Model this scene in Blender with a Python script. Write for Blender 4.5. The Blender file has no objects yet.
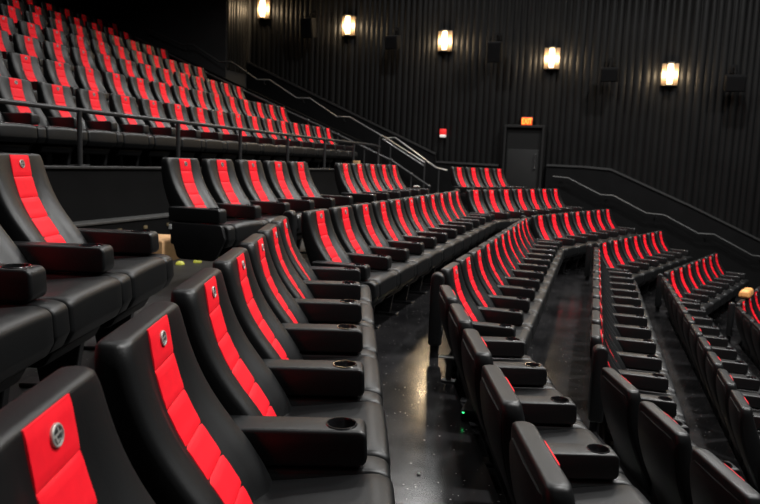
import bpy, bmesh, math, random
from mathutils import Vector, Matrix
random.seed(7)
PI = math.pi
scene = bpy.context.scene
COL = scene.collection

# ------------------------------------------------------------------ materials
def mat(name, color, rough=0.5, metal=0.0, var=0.0, vscale=20.0, bump=0.0, bscale=200.0, spec=0.5,
        emis=None, estr=0.0, sheen=0.0, coat=0.0):
    m = bpy.data.materials.new(name); m.use_nodes = True
    nt = m.node_tree; b = nt.nodes['Principled BSDF']
    b.inputs['Roughness'].default_value = rough
    b.inputs['Metallic'].default_value = metal
    b.inputs['Specular IOR Level'].default_value = spec
    if coat: b.inputs['Coat Weight'].default_value = coat
    if sheen:
        b.inputs['Sheen Weight'].default_value = sheen
        b.inputs['Sheen Roughness'].default_value = .4
    tc = nt.nodes.new('ShaderNodeTexCoord')
    n = nt.nodes.new('ShaderNodeTexNoise'); n.inputs['Scale'].default_value = vscale; n.inputs['Detail'].default_value = 3
    nt.links.new(tc.outputs['Object'], n.inputs['Vector'])
    r = nt.nodes.new('ShaderNodeValToRGB')
    c = Vector(color)
    r.color_ramp.elements[0].position = .3; r.color_ramp.elements[1].position = .7
    r.color_ramp.elements[0].color = (*(c * (1 - var)), 1); r.color_ramp.elements[1].color = (*[min(1, t) for t in c * (1 + var)], 1)
    nt.links.new(n.outputs['Fac'], r.inputs['Fac']); nt.links.new(r.outputs['Color'], b.inputs['Base Color'])
    if bump:
        n2 = nt.nodes.new('ShaderNodeTexNoise'); n2.inputs['Scale'].default_value = bscale; n2.inputs['Detail'].default_value = 2
        nt.links.new(tc.outputs['Object'], n2.inputs['Vector'])
        bp = nt.nodes.new('ShaderNodeBump'); bp.inputs['Strength'].default_value = bump; bp.inputs['Distance'].default_value = .002
        nt.links.new(n2.outputs['Fac'], bp.inputs['Height']); nt.links.new(bp.outputs['Normal'], b.inputs['Normal'])
    if emis:
        b.inputs['Emission Color'].default_value = (*emis, 1); b.inputs['Emission Strength'].default_value = estr
    return m

M = {}
M['leather'] = mat('black_leather', (.0035, .0038, .0042), .42, var=.12, vscale=9, bump=.16, bscale=260, spec=.42)
M['red'] = mat('red_vinyl', (.95, .013, .026), .5, var=.04, vscale=30, bump=.1, bscale=420, spec=.14)
M['plastic'] = mat('black_plastic', (.0045, .0045, .005), .5, var=.15, vscale=15, bump=.1, bscale=300, spec=.25)
M['gloss'] = mat('gloss_black_plastic', (.008, .008, .009), .18, var=.1, vscale=20)
M['silver'] = mat('brushed_silver', (.42, .41, .38), .4, .35, var=.1, vscale=60)
M['emblem'] = mat('dark_emblem', (.025, .025, .027), .4, var=.1, vscale=80)
M['steel'] = mat('dark_steel', (.03, .03, .032), .4, .6, var=.15, vscale=20)
M['rail'] = mat('dark_painted_pipe', (.03, .03, .031), .38, .3, var=.1, vscale=10)
M['alu'] = mat('brushed_aluminium', (.42, .42, .42), .32, 1.0, var=.08, vscale=30)
M['alud'] = mat('dull_aluminium', (.14, .14, .14), .4, .8, var=.08, vscale=30)
M['dimrail'] = mat('dim_metal_pipe', (.06, .06, .06), .42, .7, var=.1, vscale=12)
M['black'] = mat('flat_black_paint', (.0028, .0028, .003), .8, var=.2, vscale=3, spec=.1)
M['trim'] = mat('charcoal_trim', (.014, .014, .014), .55, var=.1, vscale=6)
M['nosing'] = mat('grey_nosing_strip', (.07, .07, .068), .45, .3, var=.15, vscale=14)
M['doorframe'] = mat('dark_frame_paint', (.005, .005, .005), .6, var=.1, vscale=4, spec=.25)
M['door'] = mat('dark_door_paint', (.003, .003, .003), .7, spec=.2, var=.12, vscale=4)
M['doorlow'] = mat('grey_door_panel', (.006, .006, .006), .7, spec=.25, var=.12, vscale=5)
M['ceil'] = mat('black_ceiling', (.01, .01, .01), .9, var=.2, vscale=2)
M['wallpaint'] = mat('charcoal_wall', (.02, .02, .021), .8, var=.15, vscale=2)
M['card'] = mat('tan_cardboard', (.62, .36, .17), .8, var=.12, vscale=12, bump=.2, bscale=120)
M['orange'] = mat('orange_tan_wrap', (.72, .33, .1), .6, var=.1, vscale=14, bump=.3, bscale=60)
M['brass'] = mat('warm_bronze_plate', (.085, .058, .032), .6, var=.08, vscale=12)
M['tape'] = mat('brown_tape', (.42, .24, .1), .35, var=.1, vscale=20)
M['bulb'] = mat('warm_lamp_glass', (1, .9, .7), .4, emis=(1, .74, .42), estr=9)
M['shade'] = mat('frosted_lamp_glass', (.9, .8, .6), .4, emis=(1, .68, .36), estr=1.7)
M['exitface'] = mat('exit_sign_face', (.5, .06, .01), .4, emis=(1, .07, .008), estr=1.0)
M['exitletter'] = mat('exit_sign_letters', (1, .5, .1), .4, emis=(1, .33, .03), estr=1.5)
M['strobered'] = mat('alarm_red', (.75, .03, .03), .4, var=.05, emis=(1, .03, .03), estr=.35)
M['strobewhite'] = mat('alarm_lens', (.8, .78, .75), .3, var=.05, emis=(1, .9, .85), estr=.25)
M['yellow'] = mat('yellow_green_cap', (.62, .6, .08), .4, var=.1, vscale=40, emis=(.8, .8, .1), estr=.25)
M['steplight'] = mat('step_light_lens', (.12, .09, .05), .4, emis=(1, .75, .35), estr=.03)
M['paper'] = mat('crumpled_white_paper', (.4, .4, .36), .7, var=.1, vscale=30)
M['wrap'] = mat('crumpled_clear_plastic', (.5, .5, .52), .15, var=.3, vscale=50)
M['green'] = mat('green_led', (.1, .8, .2), .4, emis=(.05, 1, .25), estr=3)
M['white'] = mat('white_plate', (.6, .6, .6), .5, var=.05)

def floor_material(name, r0, r1, k=1.0):
    m = bpy.data.materials.new(name); m.use_nodes = True
    nt = m.node_tree; b = nt.nodes['Principled BSDF']
    tc = nt.nodes.new('ShaderNodeTexCoord')
    base = nt.nodes.new('ShaderNodeTexNoise'); base.inputs['Scale'].default_value = 1.7; base.inputs['Detail'].default_value = 8
    nt.links.new(tc.outputs['Object'], base.inputs['Vector'])
    r = nt.nodes.new('ShaderNodeValToRGB')
    r.color_ramp.elements[0].position = .35; r.color_ramp.elements[0].color = (.006 * k, .006 * k, .0065 * k, 1)
    r.color_ramp.elements[1].position = .75; r.color_ramp.elements[1].color = (.024 * k, .023 * k, .024 * k, 1)
    nt.links.new(base.outputs['Fac'], r.inputs['Fac'])
    vor = nt.nodes.new('ShaderNodeTexVoronoi'); vor.inputs['Scale'].default_value = 34; vor.inputs['Randomness'].default_value = 1
    nt.links.new(tc.outputs['Object'], vor.inputs['Vector'])
    pick = nt.nodes.new('ShaderNodeSeparateColor'); nt.links.new(vor.outputs['Color'], pick.inputs['Color'])
    rad = nt.nodes.new('ShaderNodeMath'); rad.operation = 'MULTIPLY'; rad.inputs[1].default_value = .2
    nt.links.new(pick.outputs['Green'], rad.inputs[0])
    less = nt.nodes.new('ShaderNodeMath'); less.operation = 'LESS_THAN'
    nt.links.new(vor.outputs['Distance'], less.inputs[0]); nt.links.new(rad.outputs[0], less.inputs[1])
    few = nt.nodes.new('ShaderNodeMath'); few.operation = 'GREATER_THAN'; few.inputs[1].default_value = .5
    nt.links.new(pick.outputs['Red'], few.inputs[0])
    mul = nt.nodes.new('ShaderNodeMath'); mul.operation = 'MULTIPLY'
    nt.links.new(less.outputs[0], mul.inputs[0]); nt.links.new(few.outputs[0], mul.inputs[1])
    mx = nt.nodes.new('ShaderNodeMix'); mx.data_type = 'RGBA'
    nt.links.new(mul.outputs[0], mx.inputs['Factor']); nt.links.new(r.outputs['Color'], mx.inputs['A'])
    mx.inputs['B'].default_value = (.22, .21, .2, 1)
    nt.links.new(mx.outputs['Result'], b.inputs['Base Color'])
    rr = nt.nodes.new('ShaderNodeMapRange'); rr.inputs['To Min'].default_value = r0; rr.inputs['To Max'].default_value = r1
    n3 = nt.nodes.new('ShaderNodeTexNoise'); n3.inputs['Scale'].default_value = 4; n3.inputs['Detail'].default_value = 6
    nt.links.new(tc.outputs['Object'], n3.inputs['Vector']); nt.links.new(n3.outputs['Fac'], rr.inputs['Value'])
    nt.links.new(rr.outputs['Result'], b.inputs['Roughness'])
    n4 = nt.nodes.new('ShaderNodeTexNoise'); n4.inputs['Scale'].default_value = 9; n4.inputs['Detail'].default_value = 4
    nt.links.new(tc.outputs['Object'], n4.inputs['Vector'])
    bp = nt.nodes.new('ShaderNodeBump'); bp.inputs['Strength'].default_value = .06; bp.inputs['Distance'].default_value = .01
    nt.links.new(n4.outputs['Fac'], bp.inputs['Height']); nt.links.new(bp.outputs['Normal'], b.inputs['Normal'])
    return m
M['floor'] = floor_material('polished_black_concrete', .09, .26)
M['floor_dusty'] = floor_material('dusty_black_concrete', .4, .6, .35)

def curtain_material():
    m = mat('charcoal_pleated_fabric', (.0034, .0034, .0035), .5, var=.25, vscale=1.2, bump=.1, bscale=90, spec=.14)
    return m
M['curtain'] = curtain_material()

# ------------------------------------------------------------------ mesh helpers
def link(o, parent=None):
    COL.objects.link(o)
    if parent is not None: o.parent = parent
    return o

def obj(name, bm, mats, parent=None, smooth=True, label=None, angle=35):
    me = bpy.data.meshes.new(name)
    bmesh.ops.recalc_face_normals(bm, faces=bm.faces[:])
    bm.to_mesh(me); bm.free()
    for mm in (mats if isinstance(mats, (list, tuple)) else [mats]): me.materials.append(mm)
    if smooth:
        me.shade_smooth()
        me.set_sharp_from_angle(angle=math.radians(angle))
    o = link(bpy.data.objects.new(name, me), parent)
    if label: o['label'] = label
    return o

def thing(name, label, cat, loc=(0, 0, 0), rotz=0.0, group=None):
    o = link(bpy.data.objects.new(name, None))
    o.empty_display_size = .1
    o.location = loc; o.rotation_euler = (0, 0, rotz)
    o['label'] = label; o['category'] = cat
    if group: o['group'] = group
    return o

def tag(o, label, cat, group=None):
    o['label'] = label; o['category'] = cat
    if group: o['group'] = group
    return o

def struct(name, bm, m, parent=None, smooth=False):
    o = obj(name, bm, m, parent, smooth=smooth)
    if parent is None: o['kind'] = 'structure'
    return o

def box(bm, lo, hi, mi=0, bev=0.0, seg=2, mtx=None):
    r = bmesh.ops.create_cube(bm, size=1.0)
    vs = r['verts']
    c = [(a + b) / 2 for a, b in zip(lo, hi)]; s = [abs(b - a) for a, b in zip(lo, hi)]
    for v in vs: v.co = Vector((v.co.x * s[0] + c[0], v.co.y * s[1] + c[1], v.co.z * s[2] + c[2]))
    fs = {f for v in vs for f in v.link_faces}
    if bev:
        es = {e for v in vs for e in v.link_edges}
        rb = bmesh.ops.bevel(bm, geom=list(es), offset=bev, segments=seg, profile=.5, affect='EDGES')
        fs = set(rb['faces']) | {f for f in fs if f.is_valid}
        vs = list({v for f in fs for v in f.verts})
    for f in fs:
        if f.is_valid: f.material_index = mi
    if mtx is not None:
        for v in vs: v.co = mtx @ v.co
    return vs

def tube(bm, pts, r, n=10, mi=0, caps=True):
    pts = [Vector(p) for p in pts]; rings = []
    for i, p in enumerate(pts):
        if i == 0: d = pts[1] - p
        elif i == len(pts) - 1: d = p - pts[i - 1]
        else: d = (pts[i + 1] - p).normalized() + (p - pts[i - 1]).normalized()
        d.normalize()
        up = Vector((0, 0, 1)) if abs(d.z) < .95 else Vector((0, 1, 0))
        a = d.cross(up).normalized(); b = a.cross(d).normalized()
        rings.append([bm.verts.new(p + a * r * math.cos(2 * PI * k / n) + b * r * math.sin(2 * PI * k / n)) for k in range(n)])
    for A, B in zip(rings, rings[1:]):
        for k in range(n):
            bm.faces.new((A[k], A[(k + 1) % n], B[(k + 1) % n], B[k])).material_index = mi
    if caps:
        bm.faces.new(rings[0]).material_index = mi; bm.faces.new(rings[-1][::-1]).material_index = mi

def lathe(bm, prof, c, n=24, mi=0, close=False):
    """prof: list of (radius, z) around a vertical axis at c"""
    rings = []
    for r, z in prof:
        if r < 1e-6: rings.append([bm.verts.new((c[0], c[1], c[2] + z))])
        else: rings.append([bm.verts.new((c[0] + r * math.cos(2 * PI * k / n), c[1] + r * math.sin(2 * PI * k / n), c[2] + z)) for k in range(n)])
    pairs = list(zip(rings, rings[1:])) + ([(rings[-1], rings[0])] if close else [])
    for A, B in pairs:
        for k in range(n):
            a0, a1 = A[k % len(A)], A[(k + 1) % len(A)]; b0, b1 = B[k % len(B)], B[(k + 1) % len(B)]
            vs = []
            for v in (a0, a1, b1, b0):
                if v not in vs: vs.append(v)
            if len(vs) >= 3: bm.faces.new(vs).material_index = mi

def round_poly(pts, seg=4):
    """pts: (x, z, radius) -> polygon with rounded corners"""
    out = []; n = len(pts)
    for i in range(n):
        p = Vector(pts[i][:2]); r = pts[i][2]
        a = Vector(pts[i - 1][:2]) - p; b = Vector(pts[(i + 1) % n][:2]) - p
        if r <= 0: out.append(tuple(p)); continue
        la, lb = a.length, b.length; a.normalize(); b.normalize()
        ang = a.angle(b)
        if ang > PI - .03: out.append(tuple(p)); continue
        t = min(r / math.tan(ang / 2), la * .48, lb * .48); rr = t * math.tan(ang / 2)
        c = p + (a + b).normalized() * (rr / math.sin(ang / 2))
        s = p + a * t - c; e = p + b * t - c
        tot = s.angle(e); sgn = 1 if s.x * e.y - s.y * e.x > 0 else -1
        for k in range(seg + 1):
            th = sgn * tot * k / seg
            out.append((c.x + s.x * math.cos(th) - s.y * math.sin(th), c.y + s.x * math.sin(th) + s.y * math.cos(th)))
    return out

def inset_poly(p, d):
    n = len(p); area = sum(p[i][0] * p[(i + 1) % n][1] - p[(i + 1) % n][0] * p[i][1] for i in range(n))
    s = 1 if area > 0 else -1; out = []
    for i in range(n):
        a = Vector(p[i]) - Vector(p[i - 1]); b = Vector(p[(i + 1) % n]) - Vector(p[i])
        if a.length < 1e-9: a = b
        if b.length < 1e-9: b = a
        a.normalize(); b.normalize()
        na = Vector((-a.y, a.x)) * s; nb = Vector((-b.y, b.x)) * s
        m = na + nb
        if m.length < 1e-6: m = na.copy()
        m.normalize(); m = m / max(.5, m.dot(na))
        out.append((p[i][0] + m.x * d, p[i][1] + m.y * d))
    return out

def prism(bm, prof, y0, y1, r=0.01, seg=3, mi=0, bulge=None):
    """profile in (x, z) swept along y with rounded side edges"""
    rings = []
    st = []
    for j in range(seg + 1):
        t = PI / 2 * j / seg; st.append((y0 + r * (1 - math.cos(t)), r * (1 - math.sin(t))))
    st2 = [(y1 - (y - y0), d) for y, d in st[::-1]]
    mid = [(y0 + (y1 - y0) * k / 6, 0) for k in range(1, 6)] if bulge else []
    for y, d in st + mid + st2:
        q = inset_poly(prof, d) if d > 1e-9 else prof
        t = (y - y0) / (y1 - y0)
        rings.append([bm.verts.new((x, y, z + (bulge(x, z, t) if bulge else 0))) for x, z in q])
    n = len(prof)
    for A, B in zip(rings, rings[1:]):
        for k in range(n):
            bm.faces.new((A[k], A[(k + 1) % n], B[(k + 1) % n], B[k])).material_index = mi
    bm.faces.new(rings[0]).material_index = mi; bm.faces.new(rings[-1][::-1]).material_index = mi

def lerp_tab(tab, z):
    if z >= tab[0][0]: return tab[0][1]
    for (z0, v0), (z1, v1) in zip(tab, tab[1:]):
        if z1 <= z <= z0: return v0 + (v1 - v0) * (z0 - z) / (z0 - z1)
    return tab[-1][1]

def smooth_tab(tab):
    """finer, rounded version of a (z, v) table"""
    zs = [tab[0][0] + (tab[-1][0] - tab[0][0]) * i / 60 for i in range(61)]
    w = .05
    return [(z, (lerp_tab(tab, min(z + w, tab[0][0])) + 2 * lerp_tab(tab, z) + lerp_tab(tab, max(z - w, tab[-1][0]))) / 4 if 3 < i < 57 else lerp_tab(tab, z)) for i, z in enumerate(zs)]

# ------------------------------------------------------------------ the seat
TOP = 1.045
FRONT = smooth_tab([(1.045, 0.0), (.95, .013), (.86, .035), (.776, .069), (.70, .115), (.64, .156), (.57, .203), (.50, .24), (.40, .262)])
REAR = smooth_tab([(1.045, -.074), (.9, -.068), (.8, -.048), (.7, -.015), (.6, .028), (.5, .07), (.40, .11)])
def bolster(y, z):
    k = min(1, max(0, (TOP - z) / .4)); t = min(1, max(0, (abs(y) - .084) / .08)); t = t * t * (3 - 2 * t)
    return .042 * k * t
def make_back():
    bm = bmesh.new(); HW = .238; rc = .04; rt = .014
    levels = []
    zs = [.40] + [.42 + (TOP - rt - .42) * i / 30 for i in range(31)]
    for z in zs: levels.append((z, 0.0))
    for j in range(1, 6):
        t = PI / 2 * j / 5; levels.append((TOP - rt + rt * math.sin(t), rt * (1 - math.cos(t))))
    ys = [-1 + .0, -.985, -.95, -.9, -.84, -.75, -.62, -.5, -.41, -.2, 0, .2, .41, .5, .62, .75, .84, .9, .95, .985, 1.0]
    rings = []
    for z, ins in levels:
        hw = HW + .006 * min(1, (TOP - z) / .5)
        rk = .05
        if z > TOP - rk: hw = hw - rk + math.sqrt(max(0, rk * rk - (z - TOP + rk) ** 2)) * .55 + rk * .45
        if z < .46: hw -= (.46 - z) * .3
        f = lerp_tab(FRONT, z) - ins; b = lerp_tab(REAR, z) + ins
        if b > f - .03: b = f - .03
        ring = []
        for t in ys:
            y = t * hw; d = max(0, abs(y) - (hw - rc)); drop = rc - math.sqrt(max(0, rc * rc - d * d))
            ring.append(bm.verts.new((f + bolster(y, z) - drop * .8, y, z)))
        rr = .02
        for t in ys[::-1]:
            y = t * (hw - .002); d = max(0, abs(y) - (hw - .002 - rr)); drop = rr - math.sqrt(max(0, rr * rr - d * d))
            ring.append(bm.verts.new((b + drop, y, z)))
        rings.append(ring)
    n = len(rings[0])
    for A, B in zip(rings, rings[1:]):
        for k in range(n): bm.faces.new((A[k], A[(k + 1) % n], B[(k + 1) % n], B[k]))
    bm.faces.new(rings[0]); bm.faces.new(rings[-1][::-1])
    return bm

def make_panel():
    bm = bmesh.new()
    # path down the front centre line, by arc length
    P = []; z = 1.037
    while z > .46:
        P.append((lerp_tab(FRONT, z), z)); z -= .004
    s = [0]
    for a, b in zip(P, P[1:]): s.append(s[-1] + math.hypot(b[0] - a[0], b[1] - a[1]))
    L = .1055
    ys = [-1, -.97, -.9, -.7, -.4, 0, .4, .7, .9, .97, 1]
    rows = []
    for i, (x, z) in enumerate(P):
        q = (s[i] % L) / L; e = min(q, 1 - q) * L
        puff = .0003 if e < .002 else .0065 * min(1, (e / .022)) ** .5
        if s[i] < .004: puff = .002
        j = min(i + 1, len(P) - 1); k = max(i - 1, 0)
        t = Vector((P[j][0] - P[k][0], P[j][1] - P[k][1])).normalized(); nx, nz = -t.y, t.x
        hw = .083
        rows.append([bm.verts.new((x + nx * (puff * (1 - .55 * abs(u) ** 4) + (.0005 if abs(u) < .99 else -.006)), u * hw, z + nz * puff * .8)) for u in ys])
    for A, B in zip(rows, rows[1:]):
        for k in range(len(ys) - 1): bm.faces.new((A[k], B[k], B[k + 1], A[k + 1]))
    # turn the top row back into the padding
    top = [bm.verts.new((v.co.x - .012, v.co.y, v.co.z + .001)) for v in rows[0]]
    for k in range(len(ys) - 1): bm.faces.new((top[k], rows[0][k], rows[0][k + 1], top[k + 1]))
    return bm

def make_badge():
    """round metal badge, a ring about a dark disc with a bright bar and hook; lies in the y-z plane"""
    bm = bmesh.new(); n = 28
    def P(r, a, x): return (x, r * math.cos(a), r * math.sin(a))
    prof = [(.0205, -.004), (.0205, .003), (.019, .0045), (.0165, .0045), (.0155, .002)]
    rings = [[bm.verts.new(P(r, 2 * PI * k / n, x)) for k in range(n)] for r, x in prof]
    for A, B in zip(rings, rings[1:]):
        for k in range(n): bm.faces.new((A[k], A[(k + 1) % n], B[(k + 1) % n], B[k])).material_index = 0
    bm.faces.new(rings[-1]).material_index = 1
    def quad(pts, x):
        bm.faces.new([bm.verts.new((x, a, b)) for a, b in pts]).material_index = 0
    quad([(-.0155, -.0005), (.0155, .0015), (.015, .0055), (-.0155, .0035)], .0035)
    quad([(-.009, -.0005), (-.0045, -.0005), (-.001, -.0125), (-.006, -.012)], .0032)
    quad([(.003, .0045), (.0065, .0045), (.004, .0145), (0, .0145)], .0032)
    quad([(-.006, -.0085), (.007, -.006), (.007, -.0085), (-.006, -.012)], .0031)
    return bm

def make_shell():
    bm = bmesh.new(); HW = .225
    rings = []
    for i in range(25):
        z = .30 + (1.0 - .30) * i / 24
        b = lerp_tab(REAR, max(z, .40)) + (max(0, .40 - z) * .3)
        hw = HW
        if z > .96: hw = HW - .04 + math.sqrt(max(0, .04 ** 2 - (z - .96) ** 2))
        ring = [bm.verts.new((b + .01, -hw, z)), bm.verts.new((b - .001, -hw, z)), bm.verts.new((b - .006, -hw + .012, z)),
                bm.verts.new((b - .009, 0, z)), bm.verts.new((b - .006, hw - .012, z)), bm.verts.new((b - .001, hw, z)), bm.verts.new((b + .01, hw, z))]
        rings.append(ring)
    for A, B in zip(rings, rings[1:]):
        for k in range(7): bm.faces.new((A[k], A[(k + 1) % 7], B[(k + 1) % 7], B[k]))
    bm.faces.new(rings[0]); bm.faces.new(rings[-1][::-1])
    return bm

def make_cushion():
    bm = bmesh.new()
    prof = round_poly([(.20, .375, .02), (.20, .495, .02), (.36, .506, .1), (.59, .53, .1), (.64, .512, .04), (.645, .40, .03), (.615, .345, .03)], 5)
    prism(bm, prof, -.2375, .2375, .022, 5, bulge=lambda x, z, t: .010 * (1 - (2 * t - 1) ** 4) * (1 if z > .45 else 0) * min(1, max(0, (x - .2) / .1)))
    return bm
def make_pan():
    bm = bmesh.new()
    prism(bm, round_poly([(.12, .36, .02), (.57, .335, .02), (.52, .25, .05), (.18, .25, .05)], 4), -.215, .215, .012, 2)
    return bm
YA = .30
ARMP = round_poly([(.085, .534, .012), (.085, .652, .012), (.40, .652, .2), (.556, .652, .028), (.562, .534, .03)], 5)
def make_arm():
    bm = bmesh.new(); prism(bm, ARMP, -.0575, .0575, .012, 4); me = bpy.data.meshes.new('arm_src')
    bmesh.ops.recalc_face_normals(bm, faces=bm.faces[:]); bm.to_mesh(me); bm.free()
    bc = bmesh.new(); lathe(bc, [(0, -.08), (.0435, -.08), (.0435, .05), (0, .05)], (.478, 0, .652), 28)
    mc = bpy.data.meshes.new('cut'); bmesh.ops.recalc_face_normals(bc, faces=bc.faces[:]); bc.to_mesh(mc); bc.free()
    a = link(bpy.data.objects.new('arm_src', me)); c = link(bpy.data.objects.new('cut', mc))
    md = a.modifiers.new('b', 'BOOLEAN'); md.object = c; md.operation = 'DIFFERENCE'; md.solver = 'EXACT'
    dg = bpy.context.evaluated_depsgraph_get(); out = bpy.data.meshes.new_from_object(a.evaluated_get(dg))
    bpy.data.objects.remove(a); bpy.data.objects.remove(c)
    bm = bmesh.new(); bm.from_mesh(out); return bm
def make_cup():
    bm = bmesh.new()
    lathe(bm, [(.0, -.074), (.039, -.074), (.0415, -.07), (.042, -.002), (.044, .0035), (.0475, .0035), (.050, .0005), (.050, -.004), (.0445, -.004), (.0432, -.077), (0, -.077)], (.478, 0, .652), 28)
    return bm
def make_support():
    bm = bmesh.new()
    prism(bm, round_poly([(.10, .345, .02), (.10, .528, .01), (.585, .528, .1), (.635, .512, .04), (.642, .41, .03), (.61, .345, .03)], 5), -.056, .056, .014, 3)
    return bm
def make_pedestal():
    bm = bmesh.new()
    prism(bm, [(.14, .345), (.50, .345), (.44, .25), (.40, .02), (.24, .02), (.2, .25)], -.022, .022, .004, 1)
    box(bm, (.16, -.05, 0), (.48, .05, .02), bev=.005, seg=1)
    return bm
def make_end_panel():
    bm = bmesh.new()
    prism(bm, round_poly([(.11, .53, .02), (.60, .53, .03), (.63, .42, .03), (.54, .24, .05), (.20, .24, .05)], 4), -.02, .02, .006, 2)
    return bm

MESH = {}
def src(name, bm, mats):
    o = obj(name, bm, mats); MESH[name] = o.data; bpy.data.objects.remove(o)
src('backrest', make_back(), M['leather']); src('red_panel', make_panel(), M['red'])
src('badge', make_badge(), [M['silver'], M['emblem']]); src('back_shell', make_shell(), M['plastic'])
src('seat_cushion', make_cushion(), M['leather']); src('seat_pan', make_pan(), M['plastic'])
src('armrest', make_arm(), M['leather']); src('cup_holder', make_cup(), M['gloss'])
src('arm_support', make_support(), M['leather']); src('pedestal', make_pedestal(), M['steel'])
src('end_panel', make_end_panel(), M['plastic'])

def part(name, parent, loc=(0, 0, 0), rot=(0, 0, 0), label=None):
    o = link(bpy.data.objects.new(name, MESH[name]), parent); o.location = loc; o.rotation_euler = rot
    if label: o['label'] = label
    return o

def add_arm(root, y):
    a = part('armrest', root, (0, y, 0)); part('cup_holder', a, label='glossy black cup holder ring')
    part('arm_support', root, (0, y, 0)); part('pedestal', root, (0, y, 0))

def make_seat(first):
    root = thing('cinema_seat', 'x', 'seat')
    b = part('backrest', root)
    part('red_panel', b, label='bright red quilted centre stripe'); part('back_shell', b)
    zb = .995; xb = lerp_tab(FRONT, zb) + .008
    part('badge', b, (xb, 0, zb), (0, math.radians(-8), 0), label='small round silver and black emblem')
    part('seat_cushion', root); part('seat_pan', root)
    add_arm(root, YA)
    if first: add_arm(root, -YA)
    return root
SEAT = make_seat(False); SEAT1 = make_seat(True); used = [False, False]

def copy_tree(o, parent=None):
    c = o.copy(); COL.objects.link(c)
    if parent is not None: c.parent = parent
    for ch in list(o.children): copy_tree(ch, c)
    return c

ORD = ['first', 'second', 'third', 'fourth', 'fifth', 'sixth', 'seventh', 'eighth', 'ninth', 'tenth', 'eleventh', 'twelfth', 'thirteenth',
       'fourteenth', 'fifteenth', 'sixteenth', 'seventeenth', 'eighteenth', 'nineteenth', 'twentieth']
def seat_row(x, y, az, p, ids, ztop, where, group, sy=1.0, firstarm=True):
    a = math.radians(az); out = []
    for k, i in enumerate(ids):
        f = 1 if (k == 0 and firstarm) else 0
        base = (SEAT, SEAT1)[f]
        if not used[f]: o = base; used[f] = True
        else: o = copy_tree(base)
        o.location = (x + math.sin(a) * p * i, y + math.cos(a) * p * i, ztop - TOP)
        o.rotation_euler = (0, 0, -a); o.scale = (1, sy, 1)
        o['label'] = 'black seat with red stripe, ' + where.replace('#', ORD[k]); o['group'] = group
        out.append(o)
    return out

ZT = {'B': -.018, '0': -.417, '1': -.82, '2': -1.245, '3': -1.655, '4': -2.03}
SY = 1.045
# row behind the foreground row
seat_row(-2.672, 2.64, -17.4, .626, [-3, -2, -1, 0], ZT['B'], '# of the four by the left photo edge', 'seats at the left edge', SY)
bm_ = seat_row(-3.37, 5.092, 0, .6, range(5), ZT['B'], '# of five beside the cardboard box', 'five seats beyond the aisle gap')
seat_row(-3.34, 8.931, 0, .6, range(5), ZT['B'], '# of five between wheelchair gap and rails', 'five seats before the aluminium rails')
seat_row(-2.751, 14.147, 19.6, .6, range(4), ZT['B'], '# of four in front of the exit door', 'four seats before the exit door')
# foreground row
seat_row(-.834, .865, -19.6, .628, range(7), ZT['0'], '# from camera in the foreground row', 'foreground row seats', SY)
seat_row(-2.231, 5.385, 0, .6, range(11), ZT['0'], '# past the near bend of foreground row', 'foreground row seats past the near bend')
seat_row(-2.091, 12.45, 20, .6, range(7), ZT['0'], '# past the far bend of foreground row', 'foreground row seats past the far bend')
# rows below
seat_row(-.066, 1.99, -18, .629, range(-1, 5), ZT['1'], '# from camera in row across glossy aisle', 'near seats of the row across the aisle', SY)
seat_row(-1.065, 5.527, 0, .6, range(11), ZT['1'], '# past near bend of row across glossy aisle', 'middle seats of the row across the aisle')
seat_row(-.912, 12.523, 19.5, .6, range(7), ZT['1'], '# past far bend of row across glossy aisle', 'far seats of the row across the aisle')
seat_row(.655, 3.11, -18.2, .626, range(0, 3), ZT['2'], '# from bottom edge in third row down', 'near seats of the third row down', SY)
seat_row(.125, 5.55, 0, .603, range(11), ZT['2'], '# past near bend of third row down', 'middle seats of the third row down')
seat_row(.22, 12.647, 19.6, .6, range(7), ZT['2'], '# past far bend of third row down', 'far seats of the third row down')
seat_row(1.2, 5.55, 0, .603, range(11), ZT['3'], '# from right photo edge in fourth row down', 'middle seats of the fourth row down')
seat_row(1.368, 12.615, 19.6, .6, range(7), ZT['3'], '# past far bend of fourth row down', 'far seats of the fourth row down')
seat_row(2.33, 5.55, 0, .603, range(6, 11), ZT['4'], '# of the lowest row before its bend', 'middle seats of the lowest row in view')
seat_row(2.464, 12.332, 19.7, .6, range(4), ZT['4'], '# past bend in lowest row at right edge', 'far seats of the lowest row in view')
# upper bank
UY = [5.96, 7.43, 8.80, 9.38, 10.70, 12.03, 13.40]; UN = [(-1, 16), (-1, 14), (-2, 12), (-1, 11), (-1, 9), (-1, 7), (-1, 6)]
UW = ['front', 'second', 'third', 'fourth', 'fifth', 'sixth', 'rearmost']
UX = [-6.05, -7.36, -8.65, -9.74, -10.90, -12.13, -13.1]; UZ = [.765, 1.255, 1.765, 2.23, 2.71, 3.175, 3.57]
for k in range(7):
    seat_row(UX[k], UY[k], 0, .6, range(*UN[k]), UZ[k], '# from left in upper bank ' + UW[k] + ' row', 'upper bank ' + UW[k] + ' row seats', firstarm=(k == 0))

for ch in list(bm_[0].children):
    if ch.name.startswith('pedestal') and ch.location.y < 0: bpy.data.objects.remove(ch)
# end panel with its small white row plate on the aisle seat by the cardboard box
ep = part('end_panel', bm_[0], (0, -.385, 0), label='tapered black end panel')
b = bmesh.new(); box(b, (.125, -.0235, .475), (.152, -.0195, .515), bev=.002, seg=1)
obj('row_plate', b, M['white'], ep, label='small white row letter plate')

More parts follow.
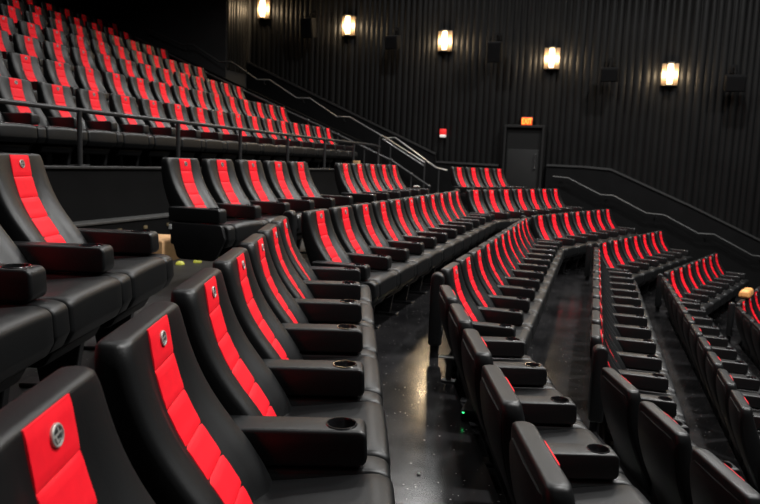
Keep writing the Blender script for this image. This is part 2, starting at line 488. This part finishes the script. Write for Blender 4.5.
# raised armrests standing upright in the bends
def make_raised():
    root = thing('raised_armrest', 'x', 'armrest')
    b = bmesh.new(); prism(b, round_poly([(-.05, .50, .02), (-.05, 1.06, .048), (.05, 1.06, .048), (.05, .50, .02)], 6), -.055, .055, .02, 4)
    a = obj('arm_pad', b, M['leather'], root)
    b = bmesh.new()
    n = 24; prof = [(.042, -.004), (.042, .005), (.039, .008), (.036, .004), (.0, .002)]
    rings = []
    for r, x in prof:
        rings.append([b.verts.new((.05 + x, r * math.cos(2 * PI * k / n), .60 + r * math.sin(2 * PI * k / n))) for k in range(n)] if r > 0 else [b.verts.new((.05 + x, 0, .60))])
    for A, B in zip(rings, rings[1:]):
        for k in range(n):
            b.faces.new([A[k], A[(k + 1) % n], B[(k + 1) % n], B[k]] if len(B) > 1 else [A[k], A[(k + 1) % n], B[0]])
    obj('cup_holder', b, M['gloss'], a)
    b = bmesh.new()
    lathe(b, [(0, .02), (.045, .02), (.048, .05), (.042, .3), (.046, .31), (.046, .325), (.036, .33), (.034, .505), (0, .505)], (0, 0, 0), 18)
    obj('post', b, M['gloss'], root)
    b = bmesh.new(); box(b, (-.09, -.05, 0), (.09, .05, .02), bev=.004, seg=1); obj('foot_plate', b, M['steel'], root)
    return root
RA = make_raised(); ra_used = False
def raised(x, y, z, az, label):
    global ra_used
    o = RA if not ra_used else copy_tree(RA); ra_used = True
    o.location = (x, y, z); o.rotation_euler = (0, 0, -math.radians(az)); o['label'] = label; o['group'] = 'raised armrests in the row bends'
KN = [('0', -2.33, .10, 'upright raised armrest in the near bend of the foreground row'), ('1', -1.09, .03, 'upright raised armrest in near bend of row across aisle'),
      ('2', .12, .0, 'upright raised armrest in the near bend of third row down')]
for r, x, dz, l in KN: raised(x, 5.0, ZT[r] - TOP, -10, l)
KF = [('0', -2.36, 'upright raised armrest in the far bend of the foreground row'), ('1', -1.16, 'upright raised armrest in far bend of row across aisle'),
      ('2', -.02, 'upright raised armrest in the far bend of third row down'), ('3', 1.14, 'upright raised armrest in the far bend of fourth row down'),
      ('4', 2.25, 'upright raised armrest in bend of lowest row by tan box')]
for r, x, l in KF: raised(x, 12.06, ZT[r] - TOP, 10, l)

# ------------------------------------------------------------------ floors
WY = 18.2; NY = -1.5
def line(X, Y): return X + max(0, 4.95 - Y) * .34 + max(0, Y - 12.06) * .355
def tier(name, XL, XR, z, m, y0=NY, y1=WY, zb=-5.0, straightL=False):
    b = bmesh.new()
    ys = [y0, 4.95, 12.06, y1]
    L = [(XL if straightL else line(XL, y)) for y in ys]; R = [line(XR, y) for y in ys]
    loop = [(x, y) for x, y in zip(R, ys)] + [(x, y) for x, y in zip(L[::-1], ys[::-1])]
    t = [b.verts.new((x, y, z)) for x, y in loop]; bt = [b.verts.new((x, y, zb)) for x, y in loop]
    b.faces.new(t); b.faces.new(bt[::-1])
    for i in range(len(loop)):
        j = (i + 1) % len(loop); b.faces.new((t[i], bt[i], bt[j], t[j]))
    return struct(name, b, m)
XB = [-3.36, -2.23, -1.065, .075, 1.2, 2.33, 3.46]
EO = .065
ZF = [ZT[k] - TOP for k in 'B01234']
tier('floor', -4.85, XB[1] + EO, ZF[0], M['floor_dusty'], straightL=True)
for i in range(1, 6): tier('floor', XB[i] + EO, XB[i + 1] + EO, ZF[i], M['floor'])
b = bmesh.new(); x0 = XB[6] + EO
box(b, (x0 - .05, NY, -5.0), (14, WY, ZF[5] - .4)); struct('floor', b, M['floor'])
# thin pale metal nosing along each row edge
# upper bank platforms
for k in range(7):
    b = bmesh.new(); xr = -4.98 if k == 0 else UX[k - 1] - .2
    xl = UX[k] - .2 if k < 6 else -14.6
    box(b, (xl, NY, -5), (xr, 16.72, UZ[k] - TOP)); struct('floor', b, M['black'])
# half-height steps in the stair aisle beside the upper bank
for k in range(1, 7):
    b = bmesh.new(); xr = UX[k] + 1.0
    box(b, (xr, 15.95, UZ[k - 1] - TOP), (xr + .5, 16.7, UZ[k] - TOP - .24)); struct('stair_step', b, M['black'])
for i in range(1, 6):
    b = bmesh.new(); xx = line(XB[i] + EO, 16.9)
    box(b, (xx - .05, 16.75, ZF[i]), (xx + .5, 18.05, ZF[i] + .2)); struct('stair_step', b, M['black'])
# low wall in front of the upper bank
b = bmesh.new(); box(b, (-4.98, NY, -1.2), (-4.8, 15.6, -.165)); struct('wall_bank', b, M['black'])
b = bmesh.new(); box(b, (-5.0, NY, -.165), (-4.77, 15.62, -.14), bev=.006); struct('trim_1', b, M['trim'])
b = bmesh.new(); box(b, (-4.8, NY, ZF[0]), (-4.62, 11.2, -.70)); struct('wall_bank_plinth', b, M['black'])
b = bmesh.new(); box(b, (-4.8, NY, -.70), (-4.6, 11.22, -.675), bev=.005); struct('trim_2', b, M['nosing'])
SLO = ['nearest the left seats', 'second from the left seats', 'third from the left seats', 'fourth from the left seats', 'nearest the cardboard box']
for i in range(5):
    b = bmesh.new(); y = 5.4 + .42 * i
    box(b, (-4.622, y - .03, -.80), (-4.606, y + .03, -.765), bev=.006)
    tag(obj('step_light', b, M['steplight']), 'dim step light in the low dark wall, ' + SLO[i], 'light', 'step lights under the ledge')

# ------------------------------------------------------------------ walls
def curtain(name, x0, x1, y, z0, z1, side=-1, axis='x', step=.012):
    b = bmesh.new(); n = int((x1 - x0) / step); prev = None
    ph = random.random() * 9
    # irregular rounded pleats
    cent = [x0]
    while cent[-1] < x1: cent.append(cent[-1] + random.uniform(.13, .2))
    ci = 0
    for i in range(n + 1):
        t = x0 + (x1 - x0) * i / n
        while ci < len(cent) - 2 and t > cent[ci + 1]: ci += 1
        u = (t - cent[ci]) / (cent[ci + 1] - cent[ci]); w = cent[ci + 1] - cent[ci]
        d = math.sin(PI * min(1, max(0, u))) ** .8 * w * .2
        p = y + side * d
        q = [(t, p, z0), (t, p, z1)] if axis == 'x' else [(p, t, z0), (p, t, z1)]
        cur = [b.verts.new(v) for v in q]
        if prev: b.faces.new((prev[0], cur[0], cur[1], prev[1]))
        prev = cur
    return struct(name, b, M['curtain'], smooth=False)
CX = -9.82; CZ = 6.6
b = bmesh.new(); box(b, (CX - .2, WY + .02, -5), (14, WY + .2, CZ)); struct('wall_far', b, M['wallpaint'])
o = curtain('wall_far_pleats', CX, 13.9, WY + .01, -4.9, CZ - .05)
b = bmesh.new(); box(b, (-14.8, 16.9, -1), (CX - .06, WY + .2, CZ)); struct('wall_rear_block', b, M['wallpaint'])
curtain('wall_rear_pleats', 16.92, 18.12, CX - .06, 2.4, CZ - .05, side=1, axis='y')
b = bmesh.new(); box(b, (-14.8, NY, -1), (-14.6, 17, CZ)); struct('wall_rear', b, M['wallpaint'])
b = bmesh.new(); box(b, (-14.8, NY - .2, -5), (14, NY, CZ)); struct('wall_near', b, M['wallpaint'])
b = bmesh.new(); box(b, (14, NY - .2, -5), (14.2, WY + .2, CZ)); struct('wall_screen', b, M['black'])
b = bmesh.new(); box(b, (-14.8, NY - .2, CZ), (14.2, WY + .2, CZ + .2)); struct('ceiling', b, M['ceil'])

# black wainscot with sloping top along the far wall
def wains(name, top, m, y0, y1, zb=-5):
    b = bmesh.new()
    poly = top + [(top[-1][0], zb), (top[0][0], zb)]
    A = [b.verts.new((x, y0, z)) for x, z in poly]; B = [b.verts.new((x, y1, z)) for x, z in poly]
    b.faces.new(A); b.faces.new(B[::-1])
    for i in range(len(poly)):
        j = (i + 1) % len(poly); b.faces.new((A[i], B[i], B[j], A[j]))
    return struct(name, b, m)
def capstrip(name, top, m, y0, y1, h=.05):
    b = bmesh.new()
    lo = [(x, z - h) for x, z in top]
    poly = top + lo[::-1]
    A = [b.verts.new((x, y0, z)) for x, z in poly]; B = [b.verts.new((x, y1, z)) for x, z in poly]
    n = len(top)
    for i in range(n - 1):
        for V in (A, B): b.faces.new((V[i], V[i + 1], V[2 * n - 2 - i], V[2 * n - 1 - i]))
    for i in range(2 * n):
        j = (i + 1) % (2 * n); b.faces.new((A[i], B[i], B[j], A[j]))
    return struct(name, b, m)
T1 = [(-9.82, 2.76), (-4.16, .33), (-4.14, .12), (-2.46, .09)]
T2 = [(-1.24, .14), (-.3, .13), (.33, .09), (2.24, -.72), (3.85, -1.46), (8, -3.4), (9, -3.5)]
wains('wall_far_base', T1, M['black'], WY - .16, WY); wains('wall_far_base', T2, M['black'], WY - .16, WY)
capstrip('trim_3', T1, M['trim'], WY - .19, WY - .02); capstrip('trim_4', T2, M['trim'], WY - .19, WY - .02)

# exit door (the level floor of the cross aisle runs up to it)
DX0, DX1, DT, DB = -2.30, -1.40, 1.04, ZF[0]
b = bmesh.new()
box(b, (DX0 - .06, WY - .26, DB), (DX0, WY, DT + .07), bev=.01); box(b, (DX1, WY - .26, DB), (DX1 + .06, WY, DT + .07), bev=.01)
box(b, (DX0, WY - .26, DT), (DX1, WY, DT + .07), bev=.01)
struct('door_frame', b, M['doorframe'])
dr = bmesh.new(); box(dr, (DX0 + .01, WY - .17, DB + .01), (DX1 - .01, WY - .12, DT - .01), bev=.004)
dr = struct('door_1', dr, M['door'])
b = bmesh.new(); box(b, (DX0 + .05, WY - .18, DB + .02), (DX1 - .05, WY - .168, .50), bev=.003); obj('kick_panel', b, M['doorlow'], dr, label='lighter grey lower panel')
b = bmesh.new(); tube(b, [(DX1 - .13, WY - .18, .0), (DX1 - .13, WY - .235, .02), (DX1 - .13, WY - .235, .36), (DX1 - .13, WY - .18, .38)], .016)
obj('door_handle', b, M['alud'], dr, label='vertical aluminium pull handle')

# EXIT sign
ex = thing('exit_sign', 'glowing orange red EXIT sign above the dark door', 'sign', (-1.80, WY - .21, 1.19))
b = bmesh.new(); box(b, (-.15, -.02, -.11), (.15, .20, .13), bev=.01); obj('housing', b, M['plastic'], ex)
b = bmesh.new(); box(b, (-.135, -.027, -.092), (.135, -.02, .112), bev=.003); fc = obj('sign_face', b, M['exitface'], ex)
cu = bpy.data.curves.new('exit_text', 'FONT'); cu.body = 'EXIT'; cu.size = .2; cu.align_x = 'CENTER'; cu.align_y = 'CENTER'; cu.extrude = .004; cu.offset = .004
to = link(bpy.data.objects.new('exit_text', cu)); dg = bpy.context.evaluated_depsgraph_get(); me = bpy.data.meshes.new_from_object(to.evaluated_get(dg))
bpy.data.objects.remove(to); me.materials.clear(); me.materials.append(M['exitletter'])
lt = link(bpy.data.objects.new('lettering', me), fc); lt.scale = (.62, .95, 1); lt.location = (0, -.031, .01); lt.rotation_euler = (PI / 2, 0, 0); lt['label'] = 'glowing word EXIT'

# alarm strobe
al = thing('fire_alarm', 'small red and white fire alarm strobe on dark wall', 'alarm', (-4.0, WY - .12, .85))
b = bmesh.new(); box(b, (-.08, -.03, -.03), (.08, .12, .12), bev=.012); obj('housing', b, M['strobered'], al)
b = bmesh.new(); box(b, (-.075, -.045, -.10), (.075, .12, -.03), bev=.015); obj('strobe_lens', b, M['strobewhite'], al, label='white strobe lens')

# wall sconces
SC = [(-9.37, 4.22), (-6.78, 3.70), (-4.06, 3.25), (-1.29, 2.78), (1.50, 2.38)]
SN = ['nearest the corner, leftmost of five', 'second from the corner of five', 'middle one of the five', 'second from right, up above the exit sign', 'rightmost of the five']
sc0 = None
for i, (x, z) in enumerate(SC):
    if sc0 is None:
        s = thing('wall_sconce', 'x', 'lamp')
        b = bmesh.new(); box(b, (-.19, .03, -.26), (.19, .13, .26), bev=.01); obj('back_plate', b, M['brass'], s)
        b = bmesh.new(); prism(b, round_poly([(-.06, -.25, .03), (-.06, .25, .03), (.06, .25, .03), (.06, -.25, .03)], 5), -.07, .03, .02, 3); g = obj('lamp_shade', b, M['shade'], s, label='glowing frosted glass shade')
        for dz in (-.12, .12):
            b = bmesh.new(); bmesh.ops.create_uvsphere(b, u_segments=16, v_segments=10, radius=.075)
            for v in b.verts: v.co = Vector((v.co.x * .85, v.co.y * .5 - .07, v.co.z * 1.3 + dz))
            obj('bulb', b, M['bulb'], g, label='bright warm lamp')
        for dz in (-.265, .265):
            b = bmesh.new(); box(b, (-.075, -.09, dz - .012), (.075, .04, dz + .012), bev=.006); obj('end_rim', b, M['trim'], s)
        sc0 = s
    else: s = copy_tree(sc0)
    for dx in (-.16, .16):
        pl_ = bpy.data.lights.new('sconce_light', 'POINT'); pl_.energy = 32; pl_.shadow_soft_size = .05; pl_.color = (1, .74, .45)
        po = link(bpy.data.objects.new('sconce_light', pl_)); po.location = (x + dx, WY - .24, z)
    s.location = (x, WY - .16, z); s['label'] = 'glowing warm wall sconce on pleated wall, ' + SN[i]; s['group'] = 'wall sconces'

# wall speakers
SP = [(-7.83, 3.68, .36, .52), (-5.4, 3.26, .36, .34), (-2.69, 2.98, .36, .5), (.12, 2.42, .42, .32), (2.88, 2.22, .42, .36)]
SPN = ['between the first two sconces from the corner', 'between the second and middle sconces', 'between the middle sconce and the one by exit',
       'between the two rightmost sconces', 'to the right of the last sconce']
for (x, z, w, h), l in zip(SP, SPN):
    s = thing('wall_speaker', 'black wall speaker on bracket ' + l, 'speaker', (x, WY - .13, z), 0, 'wall speakers')
    b = bmesh.new(); prism(b, round_poly([(-w / 2, -h / 2, .02), (-w / 2, h / 2, .02), (w / 2, h / 2, .02), (w / 2, -h / 2, .02)], 3), -.48, -.18, .015, 2)
    mt = Matrix.Rotation(math.radians(14), 4, 'X')
    for v in b.verts: v.co = mt @ v.co
    cab = obj('cabinet', b, M['black'], s)
    b = bmesh.new(); prism(b, round_poly([(-w / 2 + .02, -h / 2 + .02, .02), (-w / 2 + .02, h / 2 - .02, .02), (w / 2 - .02, h / 2 - .02, .02), (w / 2 - .02, -h / 2 + .02, .02)], 3), -.495, -.475, .006, 1)
    for v in b.verts: v.co = mt @ v.co
    obj('grille', b, M['black'], cab)
    b = bmesh.new(); box(b, (-.08, .0, h / 2 + .0), (.08, .06, h / 2 + .2), bev=.008)
    tube(b, [(0, .03, h / 2 + .12), (0, -.18, h / 2 + .12), (0, -.26, h / 2 - .09)], .022)
    obj('bracket', b, M['black'], s)

# ------------------------------------------------------------------ rails
# guard rail on the low wall before the upper bank
gr = thing('guard_rail', 'dark pipe guard rail on low wall before the upper seats', 'railing', (-4.9, 7, -.14))
def rel(pts, o): return [(x - o[0], y - o[1], z - o[2]) for x, y, z in pts]
O = (-4.9, 7, -.14)
b = bmesh.new(); tube(b, rel([(-4.9, 2.5, .405), (-4.9, 14.9, .405), (-4.9, 15.4, .38)], O), .024, 12); obj('top_rail', b, M['rail'], gr)
for y in (3.95, 5.6, 7.27, 8.8, 10.38, 11.99, 13.6, 15.3):
    b = bmesh.new(); tube(b, rel([(-4.9, y, -.14), (-4.9, y, .40)], O), .025, 12)
    box(b, (-.06, y - 7 - .06, 0), (.06, y - 7 + .06, .012), bev=.003, seg=1); obj('post', b, M['rail'], gr)
# sloping guard pipe along the stair edge of the upper bank
O = (-6, 15.75, 0)
sg = thing('stair_guard_rail', 'dark sloping pipe rail with round joints beside upper bank seats', 'railing', O)
G = [(-11.9, 15.75, 3.05), (-9.8, 15.75, 2.15), (-7.7, 15.75, 1.29), (-6.45, 15.75, .80), (-5.4, 15.75, .36), (-4.7, 15.75, .07), (-3.75, 15.75, -.50)]
b = bmesh.new(); tube(b, rel(G, O), .026, 10); obj('top_rail', b, M['rail'], sg)
for i, (x, y, z) in enumerate([(-9.8, 15.75, 2.15), (-8.7, 15.75, 1.7), (-7.7, 15.75, 1.29), (-6.9, 15.75, .98), (-6.1, 15.75, .655), (-5.4, 15.75, .36), (-4.7, 15.75, .07), (-4.2, 15.75, -.23), (-3.75, 15.75, -.5)]):
    b = bmesh.new(); fl = ZF[0]
    for k in range(7):
        if x < UX[k] + 1.0 and x < -4.98: fl = UZ[k] - TOP
    tube(b, rel([(x, y, fl), (x, y, z)], O), .018, 8)
    p = obj('post', b, M['rail'], sg)
    b = bmesh.new(); bmesh.ops.create_uvsphere(b, u_segments=12, v_segments=8, radius=.042)
    for v in b.verts: v.co += Vector(rel([(x, y, z)], O)[0])
    obj('joint', b, M['rail'], p)
# parapet and zigzag handrail of the stair
ZZ = [(-11.9, 3.48), (-11.4, 3.48), (-10.6, 3.02), (-10.2, 3.02)]
ZZ = [(-12.3, 3.49), (-11.1, 3.02), (-10.78, 3.02), (-9.94, 2.55), (-9.58, 2.55), (-8.79, 2.08), (-8.44, 2.08), (-7.64, 1.61), (-7.27, 1.61), (-6.5, 1.145), (-6.15, 1.145), (-5.30, .70)]
top = [(-14.5, 4.18), (-5.25, .40), (-5.2, ZF[0] + .3), (-3.8, ZF[0] + .05)]
b = bmesh.new()
pl = [(-12.3, 3.12), (-5.3, .32), (-5.3, -5), (-12.3, -5)]
A = [b.verts.new((x, 16.76, z)) for x, z in pl]; B2 = [b.verts.new((x, 16.88, z)) for x, z in pl]
b.faces.new(A); b.faces.new(B2[::-1])
for i in range(4): b.faces.new((A[i], B2[i], B2[(i + 1) % 4], A[(i + 1) % 4]))
struct('wall_stair', b, M['black'])
O = (-8, 16.7, 0)
hr = thing('zigzag_handrail', 'thin grey zigzag handrail stepping down the upper stairs', 'handrail', O)
b = bmesh.new(); tube(b, rel([(x, 16.68, z) for x, z in ZZ], O), .02, 10); obj('rail', b, M['alud'], hr)
for x, z in [(-10.95, 3.02), (-9.76, 2.55), (-8.6, 2.08), (-7.45, 1.61), (-6.3, 1.145)]:
    b = bmesh.new(); tube(b, rel([(x, 16.68, z - .01), (x, 16.69, z - .09), (x, 16.78, z - .12)], O), .012, 8); obj('bracket', b, M['steel'], hr)
def twin(name, label, y, bars, posts):
    O = (bars[0][-1][0], y, ZF[0])
    t = thing(name, label, 'handrail', O)
    for bar in bars:
        b = bmesh.new(); tube(b, rel([(x, y, z) for x, z in bar], O), .021, 10); obj('rail', b, M['alu'], t)
    for x, z in posts:
        b = bmesh.new(); tube(b, rel([(x, y, ZF[0]), (x, y, z)], O), .022, 10); obj('post', b, M['rail'], t)
twin('stair_handrail', 'bright double aluminium handrail descending to the cross aisle', 16.7,
     [[(-5.33, .62), (-5.27, .70), (-4.12, .06)], [(-5.25, .61), (-4.12, -.03)]], [(-5.33, .60), (-4.12, .06)])
twin('stair_handrail', 'single bright aluminium handrail behind the double one, nearer wall', 17.6,
     [[(-5.45, .67), (-5.18, .69), (-4.03, -.06), (-3.72, -.12)]], [(-5.3, .67), (-3.95, -.1)])
# right wall handrail stepping down towards the screen
R2 = [(-1.05, -.17), (-.68, -.19), (.12, -.57), (.43, -.58), (1.23, -.97), (1.64, -.99), (2.44, -1.39), (2.79, -1.39), (3.65, -1.83), (4.0, -1.85)]
O = (0, 17.9, -1)
rr = thing('wall_handrail', 'thin stepped metal handrail on dark wall right of door', 'handrail', O)
b = bmesh.new(); tube(b, rel([(x, 17.9, z) for x, z in R2], O), .022, 10); obj('rail', b, M['dimrail'], rr)
for x, z in [(-.85, -.18), (.28, -.575), (1.45, -.98), (2.62, -1.39), (3.85, -1.84)]:
    b = bmesh.new(); tube(b, rel([(x, 17.9, z - .01), (x, 17.92, z - .08), (x, 18.05, z - .1)], O), .012, 8); obj('bracket', b, M['steel'], rr)

# ------------------------------------------------------------------ loose things
def carton(name, lo, hi, rot, label):
    c = ((lo[0] + hi[0]) / 2, (lo[1] + hi[1]) / 2, lo[2])
    t = thing(name, label, 'box', c, math.radians(rot))
    s = (hi[0] - lo[0], hi[1] - lo[1], hi[2] - lo[2])
    b = bmesh.new(); box(b, (-s[0] / 2, -s[1] / 2, 0), (s[0] / 2, s[1] / 2, s[2]), bev=.004, seg=1); bd = obj('carton_body', b, M['card'], t)
    b = bmesh.new(); box(b, (-s[0] / 2 - .001, -.025, s[2] * .7), (s[0] / 2 + .001, .025, s[2] + .0015)); obj('packing_tape', b, M['tape'], bd)
    for sg_ in (-1, 1):
        b = bmesh.new(); box(b, (-s[0] / 2 + .004, min(sg_ * .004, sg_ * (s[1] / 2 - .004)), s[2] + .0016), (s[0] / 2 - .004, max(sg_ * .004, sg_ * (s[1] / 2 - .004)), s[2] + .006)); obj('flap', b, M['card'], bd)
    return t
carton('cardboard_box', (-4.40, 5.64, ZF[0]), (-4.04, 6.22, -.845), 8, 'tan cardboard box on the floor in the aisle gap')
carton('cardboard_box', (-4.06, 11.26, ZF[0]), (-3.96, 11.36, .025), 0, 'orange tan box top peeking over five seats by rails')
pk = thing('foam_packet', 'orange tan padded packet resting on seat tops at right edge', 'packet', (2.60, 12.87, ZT['4'] + .001), math.radians(-19.6))
b = bmesh.new(); prism(b, round_poly([(-.09, 0, .03), (-.07, .12, .05), (.07, .135, .05), (.09, 0, .03)], 4), -.24, .24, .04, 4); obj('wrapping', b, M['orange'], pk)
b = bmesh.new(); prism(b, round_poly([(-.093, .001, .03), (-.073, .123, .05), (.073, .138, .05), (.093, .001, .03)], 4), -.03, .03, .002, 1); obj('band', b, M['tape'], pk)
for i, (x, y) in enumerate([(-3.87, 5.73), (-3.80, 5.93), (-3.86, 6.41)]):
    b = bmesh.new(); lathe(b, [(0, 0), (.042, 0), (.044, .01), (.034, .026), (.018, .034), (0, .036)], (0, 0, 0), 18)
    o = obj('yellow_marker', b, M['yellow']); o.location = (x + .03, y, ZF[0])
    tag(o, ['yellow green round cap on floor, left one of three by box', 'yellow green round cap on floor, middle one under end seat', 'yellow green round cap on floor, farthest right of three'][i], 'cap', 'yellow green caps on the floor')

def crumple(name, loc, r, m, label, cat, flat=.5, seed=1, group=None):
    rnd = random.Random(seed); b = bmesh.new(); bmesh.ops.create_icosphere(b, subdivisions=2, radius=r)
    for v in b.verts:
        k = rnd.uniform(.6, 1.2); v.co = Vector((v.co.x * k, v.co.y * k, v.co.z * k * flat))
    zm = min(v.co.z for v in b.verts)
    for v in b.verts: v.co.z -= zm
    o = obj(name, b, m, smooth=False); o.location = loc
    return tag(o, label, cat, group)
crumple('plastic_scrap', (-2.84, 3.60, ZF[0]), .05, M['wrap'], 'crumpled clear plastic scrap on floor below left seats', 'scrap', .4, 3)
crumple('paper_scrap', (-3.0, 11.62, ZT['B'] - TOP + .655),   .055, M['paper'], 'crumpled pale paper on last armrest before the rails', 'paper', .45, 4)
crumple('floor_scrap', (-.70, 3.0, ZF[1]), .010, M['paper'], 'small pale scrap on the glossy aisle floor', 'scrap', .5, 6)

# little electronic box with a green light behind the seats across the aisle
jb = thing('junction_box', 'small black electronic box with green light on aisle floor', 'box', (-.585, 3.86, ZF[1]))
b = bmesh.new(); box(b, (-.06, -.1, 0), (.06, .1, .07), bev=.008); obj('case', b, M['plastic'], jb)
b = bmesh.new(); box(b, (-.052, -.104, .05), (-.04, -.099, .056), bev=.001, seg=1); obj('indicator_light', b, M['green'], jb, label='tiny green light')
jp = thing('cable_bracket', 'grey metal cable bracket on floor behind seats across aisle', 'bracket', (-.86, 4.45, ZF[1]))
b = bmesh.new(); box(b, (-.05, -.03, 0), (.05, .03, .012), bev=.002, seg=1); box(b, (-.02, -.012, .01), (.02, .012, .16), bev=.004); obj('upright', b, M['alud'], jp)
b = bmesh.new(); box(b, (-.075, -.02, .16), (.075, .02, .176), bev=.003, seg=1); obj('top_plate', b, M['alu'], jp)

# ------------------------------------------------------------------ house lights
def spot_area(x, y, z, power, size, tilt=(0, 0), color=(1, .99, .97), spread=150):
    l = bpy.data.lights.new('house_light', 'AREA'); l.shape = 'DISK'; l.size = size; l.energy = power; l.color = color; l.spread = math.radians(spread)
    o = link(bpy.data.objects.new('house_light', l)); o.location = (x, y, z); o.rotation_euler = (tilt[0], tilt[1], 0); return o
HL = CZ - .08
LP = [(-9, 5), (-9, 11), (-4, 3), (-4, 9), (-4, 14.5), (-4, 17.4), (-1.5, 11.5), (2, 3), (2, 9), (2, 14.5), (6, 5), (6, 12)]  # the lamp off the grid is added to brighten armrest and seat-back tops
for i, (x, y) in enumerate(LP):
    e = 45 if y > 17 else 400 if x > 0 else 230 if y > 14 else 170 if x == -1.5 else 110 if (x, y) == (-4, 9) else 55
    spot_area(x, y, HL, e, 1.0 if y > 17 else .45, spread=150 if x > 0 or y > 17 else 140)
cn = None
for i, (x, y) in enumerate(LP):
    if cn is None:
        cn = thing('ceiling_downlight', 'x', 'lamp')
        b = bmesh.new(); lathe(b, [(.24, 0), (.30, 0), (.30, -.05), (.27, -.06), (.24, -.02)], (0, 0, 0), 28, close=True); obj('trim_ring', b, M['trim'], cn)
        t = cn
    else: t = copy_tree(cn)
    t.location = (x, y, CZ); t['label'] = 'round recessed ceiling downlight with dark trim ring'; t['group'] = 'ceiling downlights'  # the added off-grid brightening lamp gets a downlight ring too

w = bpy.data.worlds.new('World'); scene.world = w; w.use_nodes = True
w.node_tree.nodes['Background'].inputs['Color'].default_value = (.9, .95, 1, 1)
w.node_tree.nodes['Background'].inputs['Strength'].default_value = .0

# ------------------------------------------------------------------ camera
R = Vector((.952604, .301861, .037753)); U = Vector((-.074793, .112103, .990878)); F = Vector((-.294875, .946738, -.129367))
cd = bpy.data.cameras.new('camera'); cam = link(bpy.data.objects.new('camera', cd))
cam.matrix_world = Matrix(((R.x, U.x, -F.x, 0), (R.y, U.y, -F.y, 0), (R.z, U.z, -F.z, 0), (0, 0, 0, 1)))
cd.sensor_width = 36; cd.lens = 680 / 760 * 36; cd.clip_start = .02; cd.clip_end = 100
cd.dof.use_dof = True; cd.dof.focus_distance = 2.6; cd.dof.aperture_fstop = 5.0
scene.camera = cam
scene.view_settings.view_transform = 'Standard'; scene.view_settings.look = 'None'
scene.view_settings.exposure = 0; scene.view_settings.gamma = 1
